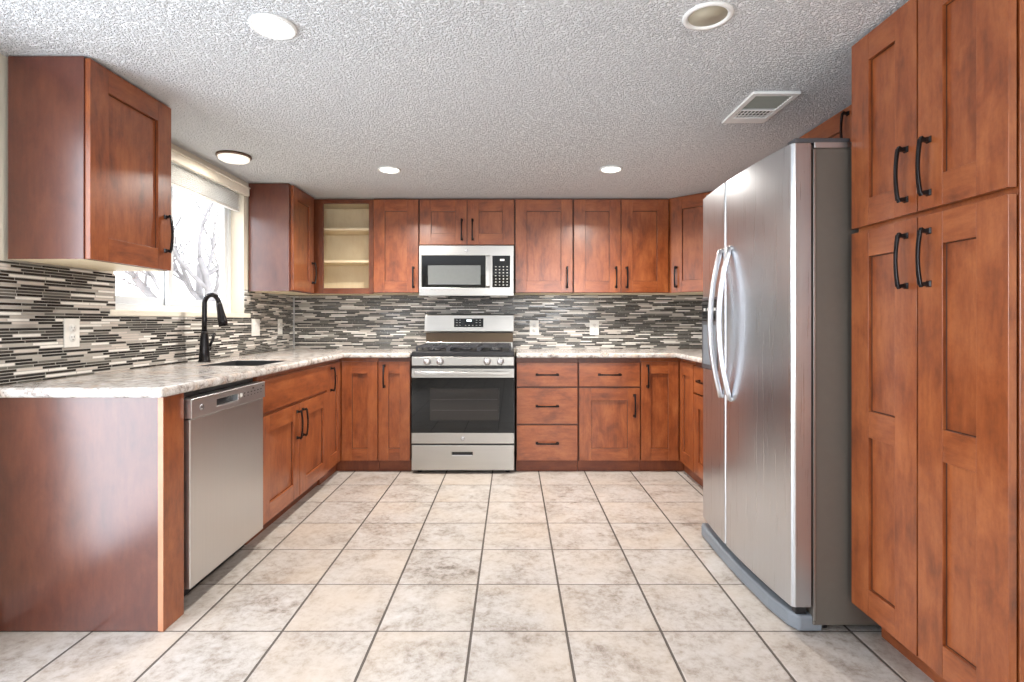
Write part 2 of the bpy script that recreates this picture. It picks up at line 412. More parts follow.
# ------------------------------------------------------------------ cabinet builders
def pull_mesh(L=.17):
    q = MB(); pts = []; n = 14
    for i in range(n+1):
        t = i/n*2-1; pts.append((0, -.026-.007*(1-t*t), t*L/2*.93))
    q.sweep(pts, [.010+.003*abs(i/n*2-1) for i in range(n+1)], .0075)
    for sg in (-1, 1):
        z = sg*L/2*.90
        q.sweep([(0, -.027, z+sg*.004), (0, -.018, z), (0, -.006, z), (0, 0, z)], [.013, .012, .014, .020], [.014, .011, .014, .020])
    me = bpy.data.meshes.new('handle'); q.bm.to_mesh(me); q.bm.free(); me.materials.append(BRONZE); return me
PULL = pull_mesh()
def pull(parent, x, y, z, horizontal=False):
    return put('handle', PULL, parent, .0012, 2, (x, y, z), (0, PI/2 if horizontal else 0, 0))
def shaker(parent, x0, x1, z0, z1, st=.09, mid=None, slab=False, name='door'):
    """door occupying local y 0..0.02 (front at 0)"""
    q = MB(); g_ = .0022; x0 += g_; x1 -= g_; z0 += g_; z1 -= g_
    if slab:
        q.box(x0, x1, 0, .02, z0, z1, 0, 0)
    else:
        st = min(st, (x1-x0)*.32); e_ = .0004
        q.box(x0, x0+st, 0, .02, z0, z1); q.box(x1-st, x1, 0, .02, z0, z1)
        for a, c in [(z0, z0+.09), (z1-.09, z1)]+([mid] if mid else []):
            q.box(x0+st+e_, x1-st-e_, .0003, .0197, a, c, 0, 0)
        q.box(x0+st-.004, x1-st+.004, .012, .018, z0+.08, z1-.08)
        zr = [z0+.09]+([mid[0], mid[1]] if mid else [])+[z1-.09]; k = .0028       # dark strip round each panel, groove shadow put into its colour
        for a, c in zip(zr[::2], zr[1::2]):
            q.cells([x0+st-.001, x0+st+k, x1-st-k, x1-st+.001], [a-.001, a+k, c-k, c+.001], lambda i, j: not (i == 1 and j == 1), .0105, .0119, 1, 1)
    return q.build(name, [WOOD, GLAZE_SHADE], parent, .0018, 2)
def cabinet(name, loc, rz, w, h, d, doors=(), drawers=(), toe=True, label='', cat='cabinet', group=None, ty=.075, zt=.085, body=None, side=None):
    t = empty(name, loc, rz, label, cat, group)
    z0 = zt if toe else 0
    if body: body(t)
    else:
        q = MB(); q.box(0.0006, w-.0006, .0206, d, z0, h, 0, 2, {4: 1})
        q.build('carcass', [side or CARC, PALE if not toe else WOODT], t, .0015)
    if toe: MB().box(.001, w-.001, ty, ty+.018, 0, zt+.0, 0, 0).build('toe_kick', WOODT, t)
    for dr in doors:
        x0, x1, za, zb, hx, hz_ = dr[:6]
        o = shaker(t, x0, x1, za, zb, mid=dr[6] if len(dr) > 6 else None)
        if hx is not None: pull(o, hx, 0, hz_)
    for x0, x1, za, zb, pl in drawers:
        o = shaker(t, x0, x1, za, zb, slab=True, name='drawer_front')
        if pl: pull(o, (x0+x1)/2, 0, (za+zb)/2, True)
    return t

# ---- upper cabinets, left wall (rot +90: local x -> +Y, local y -> -X)
U0, U1 = 1.355, 2.117          # z of the wall cabinets
UH = U1-U0
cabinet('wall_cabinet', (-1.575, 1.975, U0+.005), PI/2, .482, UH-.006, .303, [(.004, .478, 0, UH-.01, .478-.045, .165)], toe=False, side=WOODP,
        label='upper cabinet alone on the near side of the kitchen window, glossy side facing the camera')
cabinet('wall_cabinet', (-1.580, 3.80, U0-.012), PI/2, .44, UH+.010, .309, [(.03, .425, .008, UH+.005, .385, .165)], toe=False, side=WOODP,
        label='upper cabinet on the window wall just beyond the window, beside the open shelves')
# blind corner box closing the left corner belongs to the open shelf unit
UY = 4.262
def open_body(t):
    q = MB(); w = .765; a, b_ = .362, .730            # opening
    z0, z1 = .045, UH-.035
    q.box(.0, a, .02, .04, 0, UH); q.box(b_, w, .02, .04, 0, UH)      # face frame
    q.box(a, b_, .02, .04, 0, z0, 0, 0); q.box(a, b_, .02, .04, z1, UH, 0, 0)
    q.build('face_frame', FRAMEW, t, .0015)
    q = MB()
    q.box(0, w, .041, .32, 0, .015, 0, 0); q.box(0, w, .041, .32, UH-.015, UH, 0, 0)
    q.box(0, w, .308, .32, .016, UH-.016); q.box(a-.15, a-.135, .041, .307, .016, UH-.016); q.box(w-.016, w, .041, .307, .016, UH-.016)
    q.build('interior', PALE, t)
    for z in (.255, .517): MB().box(a-.134, w-.017, .05, .306, z, z+.018, 0, 0).build('shelf', PALE, t, .002)
cabinet('open_shelf_cabinet', (-1.888, UY, U0-.005), 0, .765, UH, .32, toe=False, body=open_body,
        label='doorless corner upper cabinet with pale maple shelves, between the window wall and the single door')
cabinet('wall_cabinet', (-1.121, UY, U0), 0, .369, UH, .325, [(.003, .366, .003, UH-.012, .366-.04, .125)], toe=False,
        label='single door upper cabinet between the open shelves and the microwave cabinet')
cabinet('over_microwave_cabinet', (-.751, UY, 1.737), 0, .769, U1-1.737, .325,
        [(.004, .386, .004, .365, .386-.042, .125), (.388, .765, .004, .365, .388+.042, .125)], toe=False,
        label='short two door cabinet directly above the microwave')
cabinet('wall_cabinet', (.019, UY, U0), 0, .468, UH, .325, [(.004, .464, .003, UH-.012, .464-.045, .125)], toe=False,
        label='wide single door upper cabinet immediately right of the microwave')
cabinet('wall_cabinet', (.488, UY, U0), 0, .770, UH, .325,
        [(.004, .382, .003, UH-.012, .382-.04, .125), (.384, .766, .003, UH-.012, .384+.045, .125)], toe=False,
        label='two door upper cabinet on the back wall nearest the refrigerator corner')
# diagonal corner upper cabinet
A = Vector((1.262, 4.262)); Bq = Vector((1.537, 3.987)); L = (Bq-A).length; az = math.atan2(Bq.y-A.y, Bq.x-A.x)
def diag_body(t):
    inv = Matrix.Rotation(-az, 2)
    pts = [(1.262, 4.587), (1.262, 4.285), (1.560, 3.987), (1.862, 3.987), (1.862, 4.587)]
    loc = [inv @ (Vector(p)-A) for p in pts]
    MB().prism([(p.x, p.y) for p in loc], 0, UH, 0, 2, {'bottom': 1}).build('carcass', [WOOD, PALE], t, .0015)
cabinet('corner_wall_cabinet', (A.x, A.y, U0), az, L, UH, .3, [(.012, L-.012, .003, UH-.010, .058, .125)], toe=False, body=diag_body,
        label='diagonal corner upper cabinet partly hidden by the refrigerator')
cabinet('wall_cabinet', (1.537, 3.985, U0), -PI/2, 1.14, UH, .325, [(.004, .569, .003, UH-.006, .53, .125), (.571, 1.136, .003, UH-.006, .61, .125)], toe=False,
        label='upper cabinet on the right wall hidden behind the refrigerator, only its top edge peeking over')
cabinet('over_fridge_cabinet', (1.53, 2.84, 1.80), -PI/2, .93, U1-1.80, .332,
        [(.004, .464, .004, .31, .42, .20), (.466, .926, .004, .31, .51, .20)], toe=False,
        label='short cabinet tucked above the refrigerator top beside the tall pantry')
# pantry
PH = 2.112
def pantry():
    t = empty('pantry_cabinet', (1.205, 1.890, 0), -PI/2, 'tall four door pantry cabinet at the right edge next to the refrigerator', 'cabinet')
    MB().box(.0, .602, .0265, .655, .122, PH).build('carcass', WOOD, t, .0015)
    MB().box(-.012, .602, .117, .14, 0, .121, 0, 0).build('toe_kick', WOOD, t)
    m_ = (.735, .825)
    for (x0, x1, hx) in ((0, .308, .308-.043), (.309, .602, .309+.045)):
        o = shaker(t, x0, x1, .128, 1.441, mid=m_); pull(o, hx, 0, 1.314)
        o = shaker(t, x0, x1, 1.454, 2.107); pull(o, hx, 0, 1.578)
pantry()

# ---- base cabinets
CT = .855                      # underside of the worktop
BY = 3.955                     # door front plane on the back wall
LX = -1.268                    # door front plane on the left run
RX = 1.243
# end panel + filler at the near end of the left run
ep = empty('end_panel', (LX, 1.931, 0), 0, 'glossy reddish veneer end panel closing the left run beside the dishwasher', 'panel')
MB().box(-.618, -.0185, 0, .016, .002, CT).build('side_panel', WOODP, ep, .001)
MB().box(-.018, 0, -.001, .119, 0, CT).build('filler', WOOD, ep, .0015)
MB().box(-.0195, -.0005, -.003, -.0012, .004, CT-.003).build('worn_edge', EDGE, ep)
def sink_body(t):
    w = .973; q = MB()
    q.cells([.0006, .018, w-.018, w-.0006], [.0206, .040, .597, .615], lambda i, j: not (i == 1 and j == 1), .60, CT, 2)
    q.box(.0006, w-.0006, .0206, .615, .085, .5995)
    q.build('carcass', [WOOD], t, .0015)
cabinet('sink_base_cabinet', (LX, 2.680, 0), PI/2, .973, CT, .615,
        [(.004, .485, .088, .642, .485-.04, .52), (.487, .969, .088, .642, .487+.04, .52)], [(.004, .969, .656, .832, False)], body=sink_body,
        label='sink base cabinet with one wide blank drawer front over two doors, right of the dishwasher')
def susan(name, corner_x, side, label):
    # side +1: left corner (run on the left wall); -1: right corner
    t = empty(name, (corner_x, BY, 0), 0, label, 'cabinet')
    s_ = side
    wl = abs((-1.888 if s_ > 0 else 1.862)-corner_x); dd = YB-.01-BY; far = .274 if s_ > 0 else .287; near = .30
    g_ = .0206
    pts = [(-s_*wl, -near), (-s_*g_, -near), (-s_*g_, g_), (s_*far, g_), (s_*far, dd), (-s_*wl, dd)]
    if s_ < 0: pts = pts[::-1]
    MB().prism(pts, .085, CT).build('carcass', [WOOD], t, .0015)
    k = .05
    pts = [(-s_*wl, -near), (-s_*k, -near), (-s_*k, k), (s_*far, k), (s_*far, k+.02), (-s_*wl, k+.02)]
    if s_ < 0: pts = pts[::-1]
    MB().prism(pts, 0, .084).build('toe_kick', [WOODT], t)
    x0, x1 = (0.004, far) if s_ > 0 else (-far, -.004)
    q1 = shaker(t, x0, x1, .088, .83, st=.075)
    if s_ < 0: pull(q1, -far+.05, 0, .72)
    # the leaf on the side run, built flat then turned
    q = shaker(t, 0.0, near-.004, .088, .83, st=.075)
    q.rotation_euler = (0, 0, PI/2 if s_ > 0 else -PI/2)
    q.location = (0, -near, 0) if s_ > 0 else (0, -.004, 0)
    if s_ > 0: pull(q, .08, 0, .72)
    return t
susan('corner_base_cabinet', LX-.010, 1, 'inside corner base cabinet with folding door, between the sink cabinet and the range side')
cabinet('base_cabinet', (LX+.265, BY, 0), 0, .242, CT, .63, [(.002, .240, .088, .83, .048, .72)], label='narrow single door base cabinet immediately left of the range', ty=.05)
cabinet('drawer_base_cabinet', (.027, BY, 0), 0, .463, CT, .63, [], [(.004, .459, .640, .822, True), (.004, .459, .362, .632, True), (.004, .459, .088, .354, True)],
        label='three drawer base cabinet immediately right of the range', ty=.05)
cabinet('base_cabinet', (.491, BY, 0), 0, .464, CT, .63, [(.004, .460, .088, .632, .460-.043, .50)], [(.004, .460, .640, .822, True)],
        label='base cabinet with one drawer over one square door, right of the three drawer unit', ty=.05)
susan('corner_base_cabinet', RX, -1, 'inside corner base cabinet with folding door, nearest the refrigerator')
cabinet('base_cabinet', (RX, BY-.301, 0), -PI/2, .80, CT, .615, [(.004, .416, .088, .632, .36, .50), (.420, .796, .088, .632, .46, .50)], [(.004, .416, .640, .822, True), (.420, .796, .640, .822, True)],
        label='base cabinet on the right wall, mostly hidden behind the refrigerator', ty=.05)

# ---- worktops
CZ0, CZ1 = .8555, .892
xs = [-1.888, -1.70, -1.36, -1.243, -.758]; ys = [1.886, 2.83, 3.25, 3.928, 4.586]
def lm(i, j):
    if i == 3: return j == 3
    return not (i == 1 and j == 1)
tag(MB().cells(xs, ys, lm, CZ0, CZ1, 2).build('worktop', GRAN, bevel=.013, seg=4), 'long L shaped granite worktop running from the left end panel to the range', 'worktop')
xs = [.030, 1.213, 1.862]; ys = [2.835, 3.928, 4.586]
tag(MB().cells(xs, ys, lambda i, j: i == 1 or j == 1, CZ0, CZ1, 2).build('worktop', GRAN, bevel=.013, seg=4), 'speckled granite worktop right of the range turning the corner towards the refrigerator', 'worktop')

# ---- mosaic backsplash
ys = [1.90, WY0-.001, WY1+.001, 4.586]; zs = [CZ1, WZ0-.02, 1.353]
tag(MB().cells(ys, zs, lambda i, j: not (i == 1 and j == 1), WL+.002, -1.889, 0).build('mosaic_backsplash', MOS), 'strip mosaic backsplash on the left window wall behind the faucet', 'backsplash')
tag(MB().box(-1.8885, WR-.009, 4.587, YB-.002, CZ1, 1.352).build('mosaic_backsplash', MOS), 'strip mosaic backsplash across the back wall behind the range', 'backsplash')
tag(MB().box(WR-.008, WR-.002, 2.835, YB, CZ1, 1.352).build('mosaic_backsplash', MOS), 'strip mosaic backsplash on the right wall behind the refrigerator', 'backsplash')
tag(MB().box(-1.8885, -1.881, 4.575, 4.5865, CZ1, 1.345).build('tile_edge_trim', STEEL, bevel=.001), 'thin pale vertical tile trim in the left back corner of the backsplash', 'trim')

def emblem(parent, x, y, z, r):
    """round maker's badge: disc, raised ring and a two letter monogram, facing -Y"""
    b_ = MB().lathe([(0, -.0016), (r*.93, -.0016), (r, 0)], (0, 0, 0), 'y', 28).build('badge', HSTEEL, parent, loc=(x, y, z))
    MB().lathe([(r*.80, -.0024), (r*.92, -.0024), (r*.92, -.0014), (r*.80, -.0014)], (0, 0, 0), 'y', 28, closed=True).build('badge_ring', DGREY, b_)
    cu = bpy.data.curves.new('monogram', 'FONT'); cu.body = 'GE'; cu.size = r*1.0; cu.extrude = .0003; cu.align_x = 'CENTER'; cu.align_y = 'CENTER'; cu.shear = .25
    to = bpy.data.objects.new('monogram', cu); COL.objects.link(to)
    me = bpy.data.meshes.new_from_object(to.evaluated_get(bpy.context.evaluated_depsgraph_get())); bpy.data.objects.remove(to)
    me.materials.clear(); me.materials.append(DGREY)
    put('monogram', me, b_, loc=(0, -.0020, 0), rot=(PI/2, 0, 0))
# ------------------------------------------------------------------ dishwasher
dw = empty('dishwasher', (-1.276, 2.054, 0), PI/2, 'stainless front control dishwasher under the worktop between the end panel and the sink cabinet', 'dishwasher')
DWW = .624
MB().box(.008, DWW-.008, .03, .60, .10, .845).build('tub', BLACK, dw)
MB().box(.012, DWW-.012, .07, .09, 0, .098).build('toe_kick', BLACK, dw)
dd_ = MB().box(.012, DWW-.006, -.022, .028, .085, .745).build('door_panel', DSTEEL, dw, .004, 3)
q = MB(); zs_ = [.748, .768, .800, .826]; xs_ = [.008, .185, .36, DWW-.004]
q.cells(xs_, zs_, lambda i, j: not (i == 1 and j == 1), -.030, .0275, 1); cs = q.build('control_strip', STRIP, dw, .003, 3)
q = MB().box(.186, .359, -.004, .004, .769, .799); q.build('handle_recess', BLACK, cs)
MB().box(.186, .359, -.030, -.024, .766, .772).build('pull_lip', HSTEEL, cs, .002)
emblem(cs, .075, -.030, .785, .013)
for i in range(6):
    x = .41+i*.032
    MB().box(x, x+.013, -.0306, -.0299, .792, .797).build('button', DGREY, cs); MB().box(x+.002, x+.009, -.0306, -.0299, .778, .783).build('button', DGREY, cs)
MB().box(.49, .505, -.0306, -.0299, .806, .812).build('indicator', BLACK, cs); MB().box(.592, .602, -.0306, -.0299, .804, .811).build('indicator', BLACK, cs)
MB().box(.375, .398, -.0306, -.0299, .780, .798).build('indicator', MARK, cs)

# ------------------------------------------------------------------ range
rg = empty('gas_range', (-.3665, 3.92, 0), 0, 'stainless steel gas range with black glass oven door on the back wall', 'range')
hw_ = .379
MB().box(-hw_-.004, hw_+.004, .032, .655, .025, .862).build('body', BLACK, rg, .002)
for x in (-.33, .33):
    for y in (.07, .6): MB().tube([(x, y, 0), (x, y, .026)], .02, 14).build('foot', BLACK, rg)
# storage drawer with a recessed slot
q = MB(); q.cells([-hw_, -.082, .073, hw_], [.028, .135, .163, .213], lambda i, j: not (i == 1 and j == 1), 0, .030, 1)
dr = q.build('drawer_front', STEEL, rg, .003, 2)
MB().box(-.081, .072, .014, .029, .136, .162).build('slot', BLACK, dr)
MB().box(-.080, .071, .001, .012, .131, .139).build('slot_lip', HSTEEL, dr, .001)
# oven door
q = MB().box(-hw_, hw_, 0, .030, .225, .303).box(-hw_, hw_, .0, .030, .712, .778).box(-hw_, hw_, .0292, .0315, .225, .778)
od = q.build('oven_door', STEEL, rg, .003)
q = MB(); q.cells([-hw_, -.245, .268, hw_], [.3035, .395, .632, .7115], lambda i, j: not (i == 1 and j == 1), .001, .029, 1); q.build('door_glass', BGLASS, od)
MB().box(-.2445, .2675, .004, .012, .3955, .6315).build('oven_window', WGLASS, od)
for z in (.47, .55): MB().box(-.23, .255, .0034, .0039, z, z+.0016).build('oven_rack', DGREY, od)
q = MB().sweep([(-.35, -.048, .748), (-.2, -.054, .748), (0, -.056, .748), (.2, -.054, .748), (.35, -.048, .748)], .026, .018, (0, 0, 1))
for x in (-.335, .335): q.box(x-.014, x+.014, -.048, .001, .738, .758)
q.build('door_handle', STEEL, od, .005, 3)
emblem(od, 0, 0, .262, .0165)
# control panel and knobs
MB().prism([(-hw_, -.004), (hw_, -.004), (hw_, .031), (-hw_, .031)], .800, .866).build('control_panel', STEEL, rg, .004, 3)
for x in (-.262, -.168, .180, .277):
    kb = MB().lathe([(.027, -.004), (.027, -.010), (.023, -.013), (.021, -.034), (.019, -.037), (0, -.037)], (x, 0, .833), 'y', 28).build('knob', HSTEEL, rg)
    MB().box(x-.0025, x+.0025, -.0405, -.036, .815, .851).build('pointer', STEEL, kb, .001)
MB().box(-hw_+.003, hw_-.003, .010, .031, .780, .7995).build('vent_gap', BLACK, rg)
# cooktop
MB().box(-hw_, hw_, -.001, .60, .8665, .905).build('cooktop', BLACK, rg, .008, 3)
for x in (-.235, 0, .235):
    q = MB(); w_ = .112 if x else .108; y0, y1 = .045, .545; zt_ = .945
    for a in (-w_, w_): q.box(x+a-.006, x+a+.006, y0, y1, zt_-.014, zt_)
    for yy in (y0, y1, (y0+y1)/2): q.box(x-w_, x+w_, yy-.006, yy+.006, zt_-.014, zt_)
    for a in (-w_, w_):
        for yy in (y0, y1, .295): q.box(x+a-.008, x+a+.008, yy-.008, yy+.008, .904, zt_-.01)
    for yy in (.17, .42):
        q.box(x-w_, x-.035, yy-.005, yy+.005, zt_-.012, zt_+.002); q.box(x+.035, x+w_, yy-.005, yy+.005, zt_-.012, zt_+.002)
        q.box(x-.005, x+.005, yy-.11, yy-.035, zt_-.012, zt_+.002); q.box(x-.005, x+.005, yy+.035, yy+.11, zt_-.012, zt_+.002)
    q.build('grate', IRON, rg, .002)
for x, y in ((-.235, .17), (-.235, .42), (0, .295), (.235, .17), (.235, .42)):
    bn = MB().lathe([(.05, .905), (.048, .915), (.034, .917), (.034, .926), (.030, .929), (0, .929)], (x, y, 0), 'z', 28).build('burner', IRON, rg)
MB().box(-hw_+.01, hw_-.01, .585, .60, .905, .95).build('rear_trim', STEEL, rg, .003)
# backguard
MB().box(-hw_+.008, hw_-.008, .605, .655, .862, 1.035).build('back_panel', BROWNSTEEL, rg, .002)
bp = [(.575, 1.030), (.570, 1.045), (.585, 1.180), (.600, 1.188), (.655, 1.188), (.655, 1.030)]
q = MB(); a_ = [q.bm.verts.new((-hw_, y, z)) for y, z in bp]; c_ = [q.bm.verts.new((hw_, y, z)) for y, z in bp]
fs = [q.bm.faces.new(a_), q.bm.faces.new(c_[::-1])]+[q.bm.faces.new((a_[i], c_[i], c_[(i+1) % 6], a_[(i+1) % 6])) for i in range(6)]
bmesh.ops.recalc_face_normals(q.bm, faces=fs)
bgd = q.build('backguard', STEEL, rg, .003)
def onbg(q, x0, x1, z0, z1, off, mi=0):
    f = lambda z: .570+(z-1.045)/.135*.015-off
    v = [q.bm.verts.new((x, y, z)) for z, x, y in ((z0, x0, f(z0)), (z0, x1, f(z0)), (z1, x1, f(z1)), (z1, x0, f(z1)))]
    w2 = [q.bm.verts.new(v_.co+Vector((0, .006, 0))) for v_ in v]
    fs = [q.bm.faces.new(v), q.bm.faces.new(w2[::-1])]+[q.bm.faces.new((v[i], w2[i], w2[(i+1) % 4], v[(i+1) % 4])) for i in range(4)]
    bmesh.ops.recalc_face_normals(q.bm, faces=fs)
q = MB(); onbg(q, -.128, .120, 1.078, 1.152, .002); q.build('display_panel', BGLASS, bgd)
q = MB(); onbg(q, -.022, .020, 1.126, 1.142, .003)
q.build('clock', CLOCK, bgd)
for x in (-.112, -.085, .055, .085):
    for z in (1.092, 1.115, 1.135): q = MB(); onbg(q, x, x+.014, z, z+.004, .003); q.build('button', MARK, bgd)
for x in (-.03, 0, .03): q = MB(); onbg(q, x-.006, x+.006, 1.09, 1.096, .003); q.build('button', MARK, bgd)

# ------------------------------------------------------------------ microwave
mw = empty('microwave', (-.3635, 4.19, 1.329), 0, 'stainless over the range microwave with black window, hung above the range', 'microwave')
mh = .397; w_ = .3735
MB().box(-w_+.004, w_-.004, .031, .395, .004, mh).build('housing', DGREY, mw, .002)
q = MB(); q.cells([-w_, -.353, .151, w_], [0, .064, .318, mh+.0], lambda i, j: not (i == 1 and j == 1), 0, .03, 1)
fr = q.build('front_frame', STEEL, mw, .003)
q = MB(); q.cells([-.3525, -.305, .112, .1505], [.0645, .088, .242, .3175], lambda i, j: not (i == 1 and j == 1), .002, .029, 1)
dg = q.build('door_glass', BGLASS, mw)
MB().box(-.3045, .1115, .005, .012, .0885, .2415).build('window_screen', MGLASS, dg)
MB().sweep([(.170, -.001, .068), (.170, -.026, .075), (.170, -.030, .19), (.170, -.026, .307), (.170, -.001, .314)], .034, .012, (1, 0, 0)).build('door_handle', STEEL, mw, .003, 3)
kp = MB().box(.205, .345, -.0015, .003, .066, .317).build('keypad', BGLASS, mw)
for r_ in range(7):
    for c__ in range(4): MB().box(.226+c__*.030, .237+c__*.030, -.0022, -.0014, .082+r_*.024, .088+r_*.024).build('button', MARK, kp)
MB().box(.265, .300, -.0022, -.0014, .275, .290).build('display', PLASTIC, kp)
emblem(fr, 0, 0, .357, .014)
for x in (-.24, .255): MB().box(x-.07, x+.07, .06, .20, -.006, .003).build('underside_lamp', PLASTIC, mw, .002)
MB().box(-.14, .14, .05, .3, -.008, .003).build('filter', BLACK, mw, .002)

# ------------------------------------------------------------------ refrigerator (front faces -X)
FX0, FY0, FY1 = 1.007, 1.912, 2.812
fg = empty('refrigerator', (1.4, (FY0+FY1)/2, 0), 0, 'stainless side by side refrigerator with long curved handles on the right', 'refrigerator')
fcx, fcy = 1.4, (FY0+FY1)/2
def fb(x0, x1, y0, y1, z0, z1): return (x0-fcx, x1-fcx, y0-fcy, y1-fcy, z0, z1)
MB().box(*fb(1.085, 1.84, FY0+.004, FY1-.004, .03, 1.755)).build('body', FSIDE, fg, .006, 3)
MB().box(*fb(1.0845, 1.092, FY0+.0005, FY0+.0035, .05, 1.75)).build('side_seam_trim', STEEL, fg, .001)
def front(y):        # convex front
    t = (y-fcy)/((FY1-FY0)/2); return FX0-.026*(1-t*t)
def fdoor(y0, y1, name):
    pts = []; n = 24; r = .012
    for i in range(n+1):
        y = y0+(y1-y0)*i/n
        x = front(y); e_ = min(y-y0, y1-y)
        if e_ < r: x += r-math.sqrt(max(0, r*r-(r-e_)**2))
        pts.append((x-fcx, y-fcy))
    # denser rounding at the ends
    full = []
    for i in range(6): e_ = r*i/6; full.append((front(y0+e_)+r-math.sqrt(max(0, r*r-(r-e_)**2))-fcx, y0+e_-fcy))
    full += [p for p in pts if p[1] > y0+r-fcy and p[1] < y1-r-fcy]
    for i in range(5, -1, -1): e_ = r*i/6; full.append((front(y1-e_)+r-math.sqrt(max(0, r*r-(r-e_)**2))-fcx, y1-e_-fcy))
    pts = full[::-1]+[(1.077-fcx, y0-fcy), (1.077-fcx, y1-fcy)]
    q = MB().prism(pts[::-1], .098, 1.772)
    for f in q.bm.faces:
        f.normal_update()
        if abs(f.normal.z) < .5 and f.normal.x < -.15: f.smooth = True
    bmesh.ops.recalc_face_normals(q.bm, faces=q.bm.faces[:])
    o = q.build(name, FSTEEL, fg, .003, 2)
    return o
SEAM = 2.452
d1 = fdoor(FY0, SEAM-.003, 'refrigerator_door'); d2 = fdoor(SEAM+.003, FY1, 'freezer_door')
MB().box(*fb(1.0775, 1.0845, FY0+.012, FY1-.012, .10, 1.765)).build('door_gasket', BLACK, fg)
def fhandle(y, parent):
    pts = []; n = 24; x0 = front(y)
    zb, ztp = .775, 1.462
    for i in range(n+1):
        t = i/n*2-1; pts.append((x0-.006-.050*(1-t**2)-fcx, y-fcy, (zb+ztp)/2+t*(ztp-zb)/2))
    q = MB().tube(pts, .0125, 16)
    for z in (zb+.006, ztp-.006): q.tube([(x0+.004-fcx, y-fcy, z), (x0-.008-fcx, y-fcy, z)], .0125, 14)
    q.build('door_handle', HSTEEL, parent)
fhandle(SEAM-.070, d1); fhandle(SEAM+.038, d2)
# dispenser
xm = front(2.64)
dsp = MB().box(*fb(xm-.006, xm+.02, 2.535, 2.765, .885, 1.25)).build('dispenser', DGREY, d2, .006, 3)
MB().box(*fb(xm-.009, xm-.004, 2.550, 2.750, 1.13, 1.235)).build('dispenser_panel', BGLASS, dsp, .002)
MB().box(*fb(xm-.0075, xm-.004, 2.560, 2.740, .91, 1.11)).build('dispenser_cavity', GREY, dsp, .004)
for i in range(4): MB().box(*fb(xm-.0100, xm-.0088, 2.565+i*.045, 2.59+i*.045, 1.18, 1.195)).build('button', MARK, dsp)
# hinge covers on top and kick grille at the bottom
MB().box(*fb(1.02, 1.22, FY0+.006, FY0+.06, 1.773, 1.792)).build('hinge_cover', DGREY, fg, .004)
MB().box(*fb(1.09, 1.84, FY0+.006, FY0+.07, 1.7555, 1.778)).build('top_rail', STRIP, fg, .003)
MB().box(*fb(1.02, 1.22, FY1-.06, FY1-.006, 1.773, 1.792)).build('hinge_cover', DGREY, fg, .004)
gp = [(1.125, FY0+.010), (1.037, FY0+.010), (1.016, FY0+.05), (.997, FY0+.16), (.985, FY0+.38), (.983, FY0+.62), (.990, FY1-.03), (1.004, FY1+.004), (1.125, FY1+.004)]
MB().prism([(x-fcx, y-fcy) for x, y in gp][::-1], .004, .062).build('kick_grille', GREY, fg, .010, 4)
for x in (1.15, 1.75):
    for y in (FY0+.06, FY1-.06): MB().tube([(x-fcx, y-fcy, .0), (x-fcx, y-fcy, .05)], .018, 12).build('foot', BLACK, fg)
MB().box(*fb(1.03, 1.07, FY0+.02, FY0+.05, .062, .097)).build('lower_hinge', BLACK, fg, .004)

# ------------------------------------------------------------------ sink and faucet
sk = empty('sink', (-1.53, 3.04, .64), 0, 'dark undermount sink sunk in the left worktop below the window', 'sink')
q = MB(); sx, sy = .157, .197
q.cells([-sx-.012, -sx, sx, sx+.012], [-sy-.012, -sy, sy, sy+.012], lambda i, j: not (i == 1 and j == 1), .0, .2495, 2)
q.build('bowl_wall', SINKM, sk, .004)
MB().box(-sx, sx, -sy, sy, 0, .012).build('bowl_floor', SINKM, sk)
MB().lathe([(.045, .0121), (.045, .016), (.036, .017), (.034, .013), (0, .013)], (0, 0, 0), 'z', 30).build('drain', STEEL, sk)
fc = empty('kitchen_faucet', (-1.79, 3.085, CZ1), 0, 'tall dark bronze pull down gooseneck faucet standing behind the sink', 'faucet')
MB().lathe([(.034, 0), (.034, .006), (.029, .012), (.027, .06), (.0225, .13), (.0185, .16), (.0165, .18), (0, .18)], (0, 0, 0), 'z', 30).build('base', BRONZE, fc)
pts = [(0, 0, .17), (0, 0, .24), (0, 0, .30)]
for i in range(1, 15):
    a = PI-i/14*PI*.95; pts.append((.042+.042*math.cos(a), 0, .335+.055*math.sin(a)))
MB().tube(pts, .0135, 18).build('gooseneck', BRONZE, fc)
p1 = Vector(pts[-1]); dv = (p1-Vector(pts[-2])).normalized()
MB().tube([p1, p1+dv*.02, p1+dv*.05, p1+dv*.11, p1+dv*.138], [.0150, .0165, .019, .0255, .0245], 20).build('spray_head', BRONZE, fc)
MB().tube([(0, .015, .075), (0, .045, .075), (0, .052, .075)], [.017, .017, .014], 18).tube([(0, .046, .078), (.012, .058, .12), (.02, .068, .162)], [.008, .0075, .009], 12).build('lever', BRONZE, fc)

# ------------------------------------------------------------------ outlets
def outlet(name, loc, rz, w, h, kind, label, cat, group=None):
    t = empty(name, loc, rz, label, cat, group)
    MB().box(-w/2, w/2, -.006, 0, -h/2, h/2).build('cover_plate', PLASTIC, t, .0025, 3)
    q = MB()
    n = 2 if w > .11 else 1
    for i in range(n):
        cx = (i-(n-1)/2)*.046
        if kind == 'socket':
            for cz in (-.020, .020):
                o = MB().lathe([(.0165, -.006), (.0165, -.0085), (0, -.0085)], (cx, 0, cz), 'y', 24).build('socket', WHITEP, t)
                s2 = MB()
                for dx in (-.006, .006): s2.box(cx+dx-.001, cx+dx+.001, -.0092, -.0084, cz-.001, cz+.007)
                s2.tube([(cx, -.0092, cz-.008), (cx, -.0084, cz-.008)], .0022, 10); s2.build('slots', DGREY, o)
        else:
            MB().box(cx-.0165, cx+.0165, -.009, -.006, -.033, .033).build('rocker', WHITEP, t, .0015)
    return t
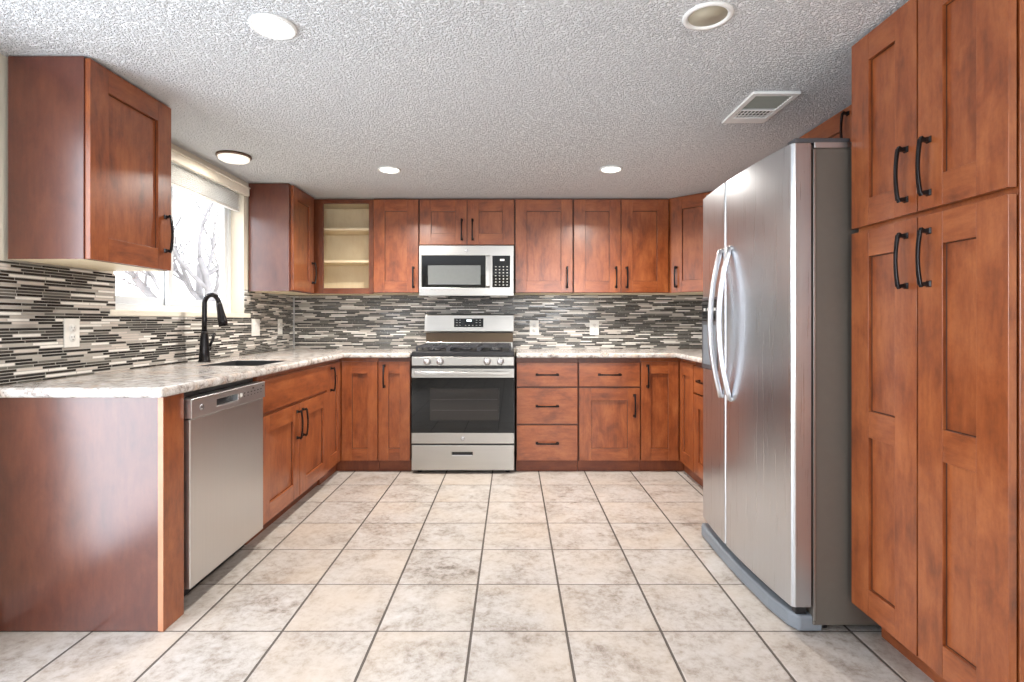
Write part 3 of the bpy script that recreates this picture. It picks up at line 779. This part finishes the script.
outlet('wall_outlet', (-1.889, 2.272, 1.079), PI/2, .078, .122, 'socket', 'white duplex outlet low on the left mosaic near the end panel', 'outlet')
outlet('light_switch', (-1.889, 3.90, 1.083), PI/2, .118, .124, 'switch', 'white double switch plate on the left mosaic just right of the faucet', 'switch')
outlet('wall_outlet', (-1.889, 4.31, 1.083), PI/2, .078, .124, 'socket', 'white outlet on the left mosaic nearest the back corner', 'outlet')
outlet('wall_outlet', (.188, 4.587, 1.072), 0, .080, .128, 'socket', 'white outlet on the back mosaic immediately right of the range', 'outlet')
outlet('wall_outlet', (.706, 4.587, 1.072), 0, .080, .128, 'socket', 'white outlet on the back mosaic closest to the refrigerator', 'outlet')

# ------------------------------------------------------------------ ceiling fixtures
LAB = ['lit round recessed ceiling light nearest the camera, top left', 'lit round recessed ceiling light towards the back, left of the range', 'lit round recessed ceiling light towards the back, right of the range']
for (x, y), lb in zip(CANS, LAB):
    t = empty('recessed_light', (x, y, ZC-.012), 0, lb, 'ceiling light')
    MB().lathe([(.075, .012), (.074, .004), (.069, .000), (.060, .004), (.060, .010)], (0, 0, 0), 'z', 48).build('trim_ring', WHITEP, t)
    MB().lathe([(.0595, .008), (.05, .003), (0, .001)], (0, 0, 0), 'z', 40).build('lens', LENS, t)
t = empty('recessed_light', (.633, 1.722, ZC-.008), 0, 'unlit recessed ceiling can with open cream baffle, top right', 'ceiling light')
MB().lathe([(.080, .008), (.078, .002), (.068, .000), (.062, .003), (.0615, .007)], (0, 0, 0), 'z', 48).build('trim_ring', WHITEP, t)
pr = [(.0608, .0065)]
for i in range(7): pr += [(.0595-.002*i, .018+i*.012), (.0565-.002*i, .020+i*.012)]
pr += [(.042, .105), (0, .105)]
MB().lathe(pr, (0, 0, 0), 'z', 44).build('baffle', CREAM, t)
t = empty('flush_ceiling_light', (-1.663, 3.17, ZC-.045), 0, 'small lit flush dome light with bronze ring in front of the kitchen window', 'ceiling light')
MB().lathe([(.094, .045), (.097, .036), (.095, .031), (.080, .031)], (0, 0, 0), 'z', 44).build('ring', RINGM, t)
MB().lathe([(.087, .0305), (.083, .018), (.066, .009), (0, .004)], (0, 0, 0), 'z', 44).build('glass_dome', DOME, t)
t = empty('ceiling_vent', (1.14, 2.457, ZC-.012), 0, 'white rectangular ceiling air vent near the refrigerator top', 'vent')
vx, vy = .103, .172
q = MB(); q.cells([-vx, -vx+.024, vx-.024, vx], [-vy, -vy+.028, .010, .022, .105, vy], lambda i, j: not (i == 1 and j in (1, 3)), .0, .012, 2)
q.build('frame', WHITEP, t, .0025)
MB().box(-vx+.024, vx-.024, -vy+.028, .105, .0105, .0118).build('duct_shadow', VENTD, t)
q = MB()
for i in range(9): q.box(-vx+.0290+i*.0175, -vx+.0345+i*.0175, .022, .105, .002, .0040)
for yy in (.048, .076): q.box(-vx+.024, vx-.024, yy, yy+.004, .002, .0040)
q.build('grid_bars', WHITEP, t)
q = MB()
for i in range(7):
    y = -vy+.034+i*.0205
    q.sweep([(-vx+.024, y, .0065), (vx-.024, y, .0065)], .0015, .014, (0, .55, .83))
q.build('louvers', plain('vent_louver_grey', (.30, .30, .26), .6), t)
